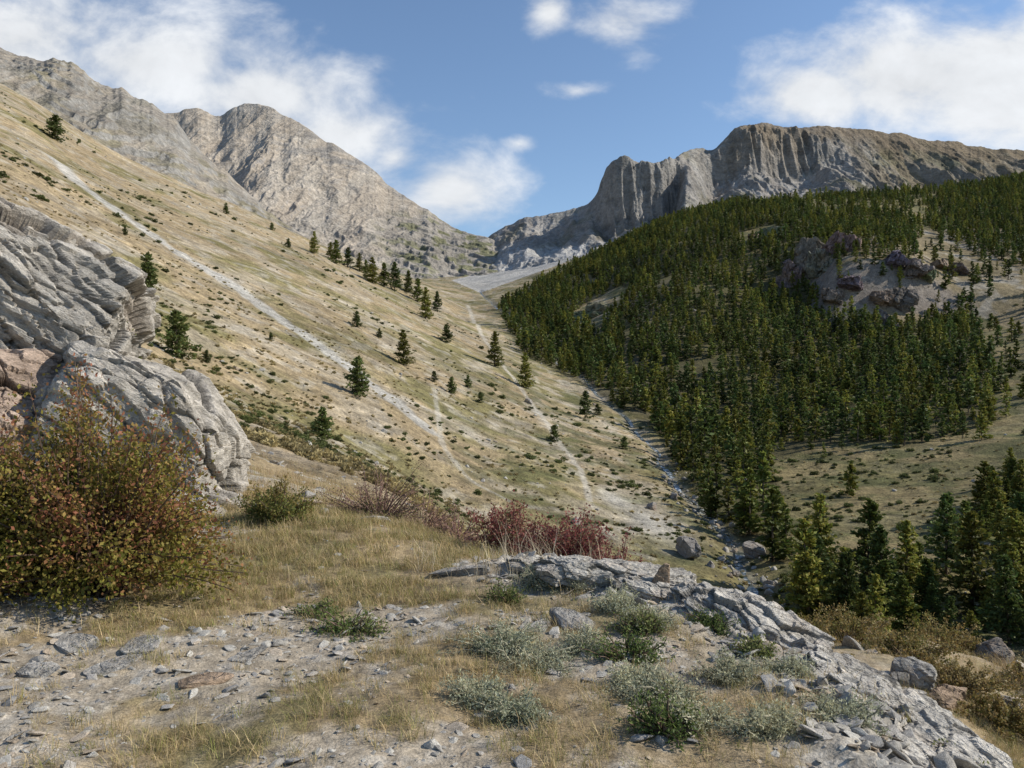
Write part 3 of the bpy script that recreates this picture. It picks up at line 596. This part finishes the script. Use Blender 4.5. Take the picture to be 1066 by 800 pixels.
for i,(u,D,w,h) in enumerate([(365,5.0,.24,.11),(330,5.3,.18,.10),(655,4.5,.24,.15),(670,4.9,.18,.13),(785,4.6,.13,.1),(525,5.6,.12,.10),(1000,3.6,.2,.12),(740,5.1,.15,.12),(690,3.5,.18,.15)]):
    bush("green_herb",gz(u,D),w,w*.8,h,50,2200,.012,gr,70+i,tmin=.15,aspect=.35)
# ---------------------------------------------------------------- grass
def tuft(name,seed,nb,h,pal,spread=.05):
    r=np.random.default_rng(seed);A=Acc();pal=np.array(pal)
    for i in range(nb):
        az=r.uniform(0,6.283);b=np.array([r.normal(0,spread),r.normal(0,spread),0]);L=h*r.uniform(.4,1.1);lean=r.uniform(.1,1.2);d=np.array([math.cos(az),math.sin(az),0]);w=np.array([-d[1],d[0],0])*r.uniform(.0012,.0024)
        t=np.array([0,.35,.7,1.]);P=b+d*(lean*L*t**1.8)[:,None]+np.array([0,0,1])*(L*t*(1-.4*lean*t))[:,None]
        ws=np.array([1,.9,.6,.1]);V=np.concatenate([P-w*ws[:,None],P+w*ws[:,None]]);Fq=np.array([[k,k+1,k+5,k+4] for k in range(3)])
        A.add(V,Fq,pal[r.integers(len(pal))]*r.uniform(.7,1.3))
    return A.out(name,M_grass)
straw=[(.53,.41,.23),(.46,.35,.19),(.39,.29,.14),(.28,.25,.09)]
grn=[(.22,.23,.07),(.30,.27,.10),(.42,.34,.17)]
C_g=vcoll("grass_variants",[tuft("tuft_%d"%i,700+i,34,.12+.02*(i%3),straw if i%4 else grn,.05) for i in range(8)])
n=34000;y=np.sqrt(rng.uniform(2.2**2,10.5**2,n));u=rng.uniform(-120,1180,n);x=y*(u-CX)/F
g=grav(x,y);pr=(1-g)**1.2*.72+.10-.08*(dpoly(x,y,spur)<.5);k=rng.random(n)<pr*np.clip(.15+ss(-.25,.35,fbm(x/.35,y/.35,3,801)),0,1)
x,y=x[k],y[k];n=len(x);print("tufts",n)
scatter("dry_grass",np.stack([x,y,Z(x,y)-.008],1),zrot(n,.12),uni(.3,1.1,n,.25)*(.7+.3*ss(4.5,7,y))[:,None],C_g,8)
C_g2=vcoll("long_grass_variants",[tuft("long_tuft_%d"%i,750+i,40,.30,straw+[(.32,.21,.12)],.12) for i in range(5)])
x,y=slope_pts(13000,-60,1150,9.5,45,lambda x,y,u:.12+ss(-.1,.4,fbm(x/3,y/3,3,811))*(.4+.6*ss(450,650,u)));n=len(x)
scatter("bank_grass",np.stack([x,y,Z(x,y)-.02],1),zrot(n,.15),uni(.5,1.2,n,.25),C_g2,5)
C_s=vcoll("stalk_variants",[tuft("stalk_%d"%i,780+i,6,.40,[(.55,.47,.33),(.45,.35,.24)],.04) for i in range(3)])
u=rng.normal(560,60,70);y=rng.uniform(5.8,7.,70);x=y*(u-CX)/F
scatter("seed_stalks",np.stack([x,y,Z(x,y)],1),zrot(70,.1),uni(.6,1.1,70),C_s,3)
# ---------------------------------------------------------------- stream
P=creekS;d=np.gradient(P,axis=0);nrm=np.stack([-d[:,1],d[:,0]],1);nrm/=np.linalg.norm(nrm,axis=1,keepdims=True)
P=herm(np.arange(len(P)),P,np.linspace(6,len(P)-1,500));nrm=herm(np.arange(len(nrm)),nrm,np.linspace(6,len(nrm)-1,500))
wv=.55+.4*vn2(np.arange(500)/9.,np.zeros(500),3);off=.8*vn2(np.arange(500)/11.,np.zeros(500),8)
zc=Z(P[:,0]+nrm[:,0]*off,P[:,1]+nrm[:,1]*off)+.12+.2*vn2(np.arange(500)/2.,np.zeros(500),9)
V=[]
for s in(-1,-.33,.33,1):
    q=P+nrm*(off+s*wv)[:,None];V.append(np.stack([q[:,0],q[:,1],zc],1))
V=np.stack(V,1).reshape(-1,3)
mw=bpy.data.materials.new("stream_water");mw.use_nodes=True;nt=mw.node_tree;b=nt.nodes["Principled BSDF"];b.inputs["Roughness"].default_value=.2
no=node(nt,"ShaderNodeTexNoise");no.inputs["Scale"].default_value=.9;no.inputs["Detail"].default_value=5;cr=node(nt,"ShaderNodeValToRGB")
tc=node(nt,"ShaderNodeTexCoord");nt.links.new(tc.outputs["Object"],no.inputs["Vector"])
cr.color_ramp.elements[0].position=.5;cr.color_ramp.elements[0].color=(.06,.07,.06,1);cr.color_ramp.elements[1].position=.68;cr.color_ramp.elements[1].color=(.6,.63,.64,1)
nt.links.new(no.outputs["Fac"],cr.inputs[0]);nt.links.new(cr.outputs[0],b.inputs["Base Color"])
mk("mountain_stream",V,qfaces(500,4),None,mw)
# ---------------------------------------------------------------- light, sky, camera
AZ,EL=math.radians(88),math.radians(36)
sd=Vector((math.cos(EL)*math.sin(AZ),math.cos(EL)*math.cos(AZ),math.sin(EL)))
sl=bpy.data.lights.new("sun","SUN");sl.energy=5.0;sl.angle=math.radians(.5);sl.color=(1,.94,.83)
so=bpy.data.objects.new("sun",sl);scene.collection.objects.link(so);so.rotation_euler=sd.to_track_quat('Z','Y').to_euler()
w=bpy.data.worlds.new("World");scene.world=w;w.use_nodes=True;nt=w.node_tree;nt.nodes.clear();L=nt.links.new
sky=node(nt,"ShaderNodeTexSky",sky_type="NISHITA");sky.sun_disc=False;sky.sun_elevation=EL;sky.sun_rotation=AZ;sky.altitude=1500;sky.air_density=1.2;sky.dust_density=.7;sky.ozone_density=2.8
bg=node(nt,"ShaderNodeBackground");bg.inputs["Strength"].default_value=.15;L(sky.outputs[0],bg.inputs["Color"])
tc=node(nt,"ShaderNodeTexCoord");sx=node(nt,"ShaderNodeSeparateXYZ");L(tc.outputs["Generated"],sx.inputs[0])
my=node(nt,"ShaderNodeMath",operation="MAXIMUM");L(sx.outputs["Y"],my.inputs[0]);my.inputs[1].default_value=.08
def dv(o):
    q=node(nt,"ShaderNodeMath",operation="DIVIDE");L(o,q.inputs[0]);L(my.outputs[0],q.inputs[1]);return q.outputs[0]
cb=node(nt,"ShaderNodeCombineXYZ");L(dv(sx.outputs["X"]),cb.inputs[0]);L(dv(sx.outputs["Z"]),cb.inputs[1])
cur=None
for (u,v,ru,rv,am) in [(20,40,170,75,1.1),(150,65,170,60,1.1),(270,100,150,70,1.05),(350,140,120,60,.95),(410,165,60,40,.75),(470,200,80,50,1.05),(573,12,30,30,1),(650,22,78,48,.85),(600,95,60,20,.45),(850,98,80,38,1.25),(950,80,125,55,1.35),(1050,85,120,70,1.4),(1150,70,160,80,1.4),(540,150,40,20,.4),(-200,60,300,80,1)]:
    s=node(nt,"ShaderNodeVectorMath",operation="SUBTRACT");L(cb.outputs[0],s.inputs[0]);s.inputs[1].default_value=((u-CX)/F,(CY-v)/F,0)
    m=node(nt,"ShaderNodeVectorMath",operation="MULTIPLY");L(s.outputs[0],m.inputs[0]);m.inputs[1].default_value=(F/ru,F/rv,0)
    l=node(nt,"ShaderNodeVectorMath",operation="LENGTH");L(m.outputs[0],l.inputs[0])
    a=node(nt,"ShaderNodeMath",operation="SUBTRACT");a.inputs[0].default_value=am;L(l.outputs["Value"],a.inputs[1])
    if cur is None:cur=a.outputs[0]
    else:
        x_=node(nt,"ShaderNodeMath",operation="SMOOTH_MAX");L(cur,x_.inputs[0]);L(a.outputs[0],x_.inputs[1]);x_.inputs[2].default_value=.2;cur=x_.outputs[0]
mp=node(nt,"ShaderNodeMapping");mp.inputs["Scale"].default_value=(1,1.5,1);mp.inputs["Rotation"].default_value=(0,0,math.radians(25));L(cb.outputs[0],mp.inputs[0])
n1=node(nt,"ShaderNodeTexNoise");n1.inputs["Scale"].default_value=6.5;n1.inputs["Detail"].default_value=10;n1.inputs["Roughness"].default_value=.58;n1.inputs["Distortion"].default_value=.2;L(mp.outputs[0],n1.inputs["Vector"])
nm=node(nt,"ShaderNodeMath",operation="MULTIPLY_ADD");L(n1.outputs["Fac"],nm.inputs[0]);nm.inputs[1].default_value=2.7;nm.inputs[2].default_value=-1.45
ad=node(nt,"ShaderNodeMath",operation="ADD");L(cur,ad.inputs[0]);L(nm.outputs[0],ad.inputs[1])
mr=node(nt,"ShaderNodeMapRange",interpolation_type="SMOOTHSTEP");mr.inputs["From Min"].default_value=-.2;mr.inputs["From Max"].default_value=.8;L(ad.outputs[0],mr.inputs["Value"])
cbg=node(nt,"ShaderNodeBackground");cbg.inputs["Strength"].default_value=.97
cr=node(nt,"ShaderNodeMapRange");cr.inputs["From Min"].default_value=.35;cr.inputs["From Max"].default_value=.65;cr.inputs["To Min"].default_value=.80;cr.inputs["To Max"].default_value=1.0;L(n1.outputs["Fac"],cr.inputs["Value"])
cc=node(nt,"ShaderNodeVectorMath",operation="SCALE");cc.inputs[0].default_value=(.93,.96,1.0);L(cr.outputs[0],cc.inputs["Scale"]);L(cc.outputs[0],cbg.inputs["Color"])
ms=node(nt,"ShaderNodeMixShader");L(mr.outputs[0],ms.inputs[0]);L(bg.outputs[0],ms.inputs[1]);L(cbg.outputs[0],ms.inputs[2])
wo=node(nt,"ShaderNodeOutputWorld");L(ms.outputs[0],wo.inputs[0])
cam=bpy.data.cameras.new("camera");co=bpy.data.objects.new("camera",cam);scene.collection.objects.link(co);co.location=(0,0,0);co.rotation_euler=(math.radians(90),0,0)
cam.sensor_width=36;cam.lens=36*F/1066;cam.clip_start=.05;cam.clip_end=20000;scene.camera=co
scene.view_settings.view_transform='Standard';scene.view_settings.look='None';scene.view_settings.exposure=0
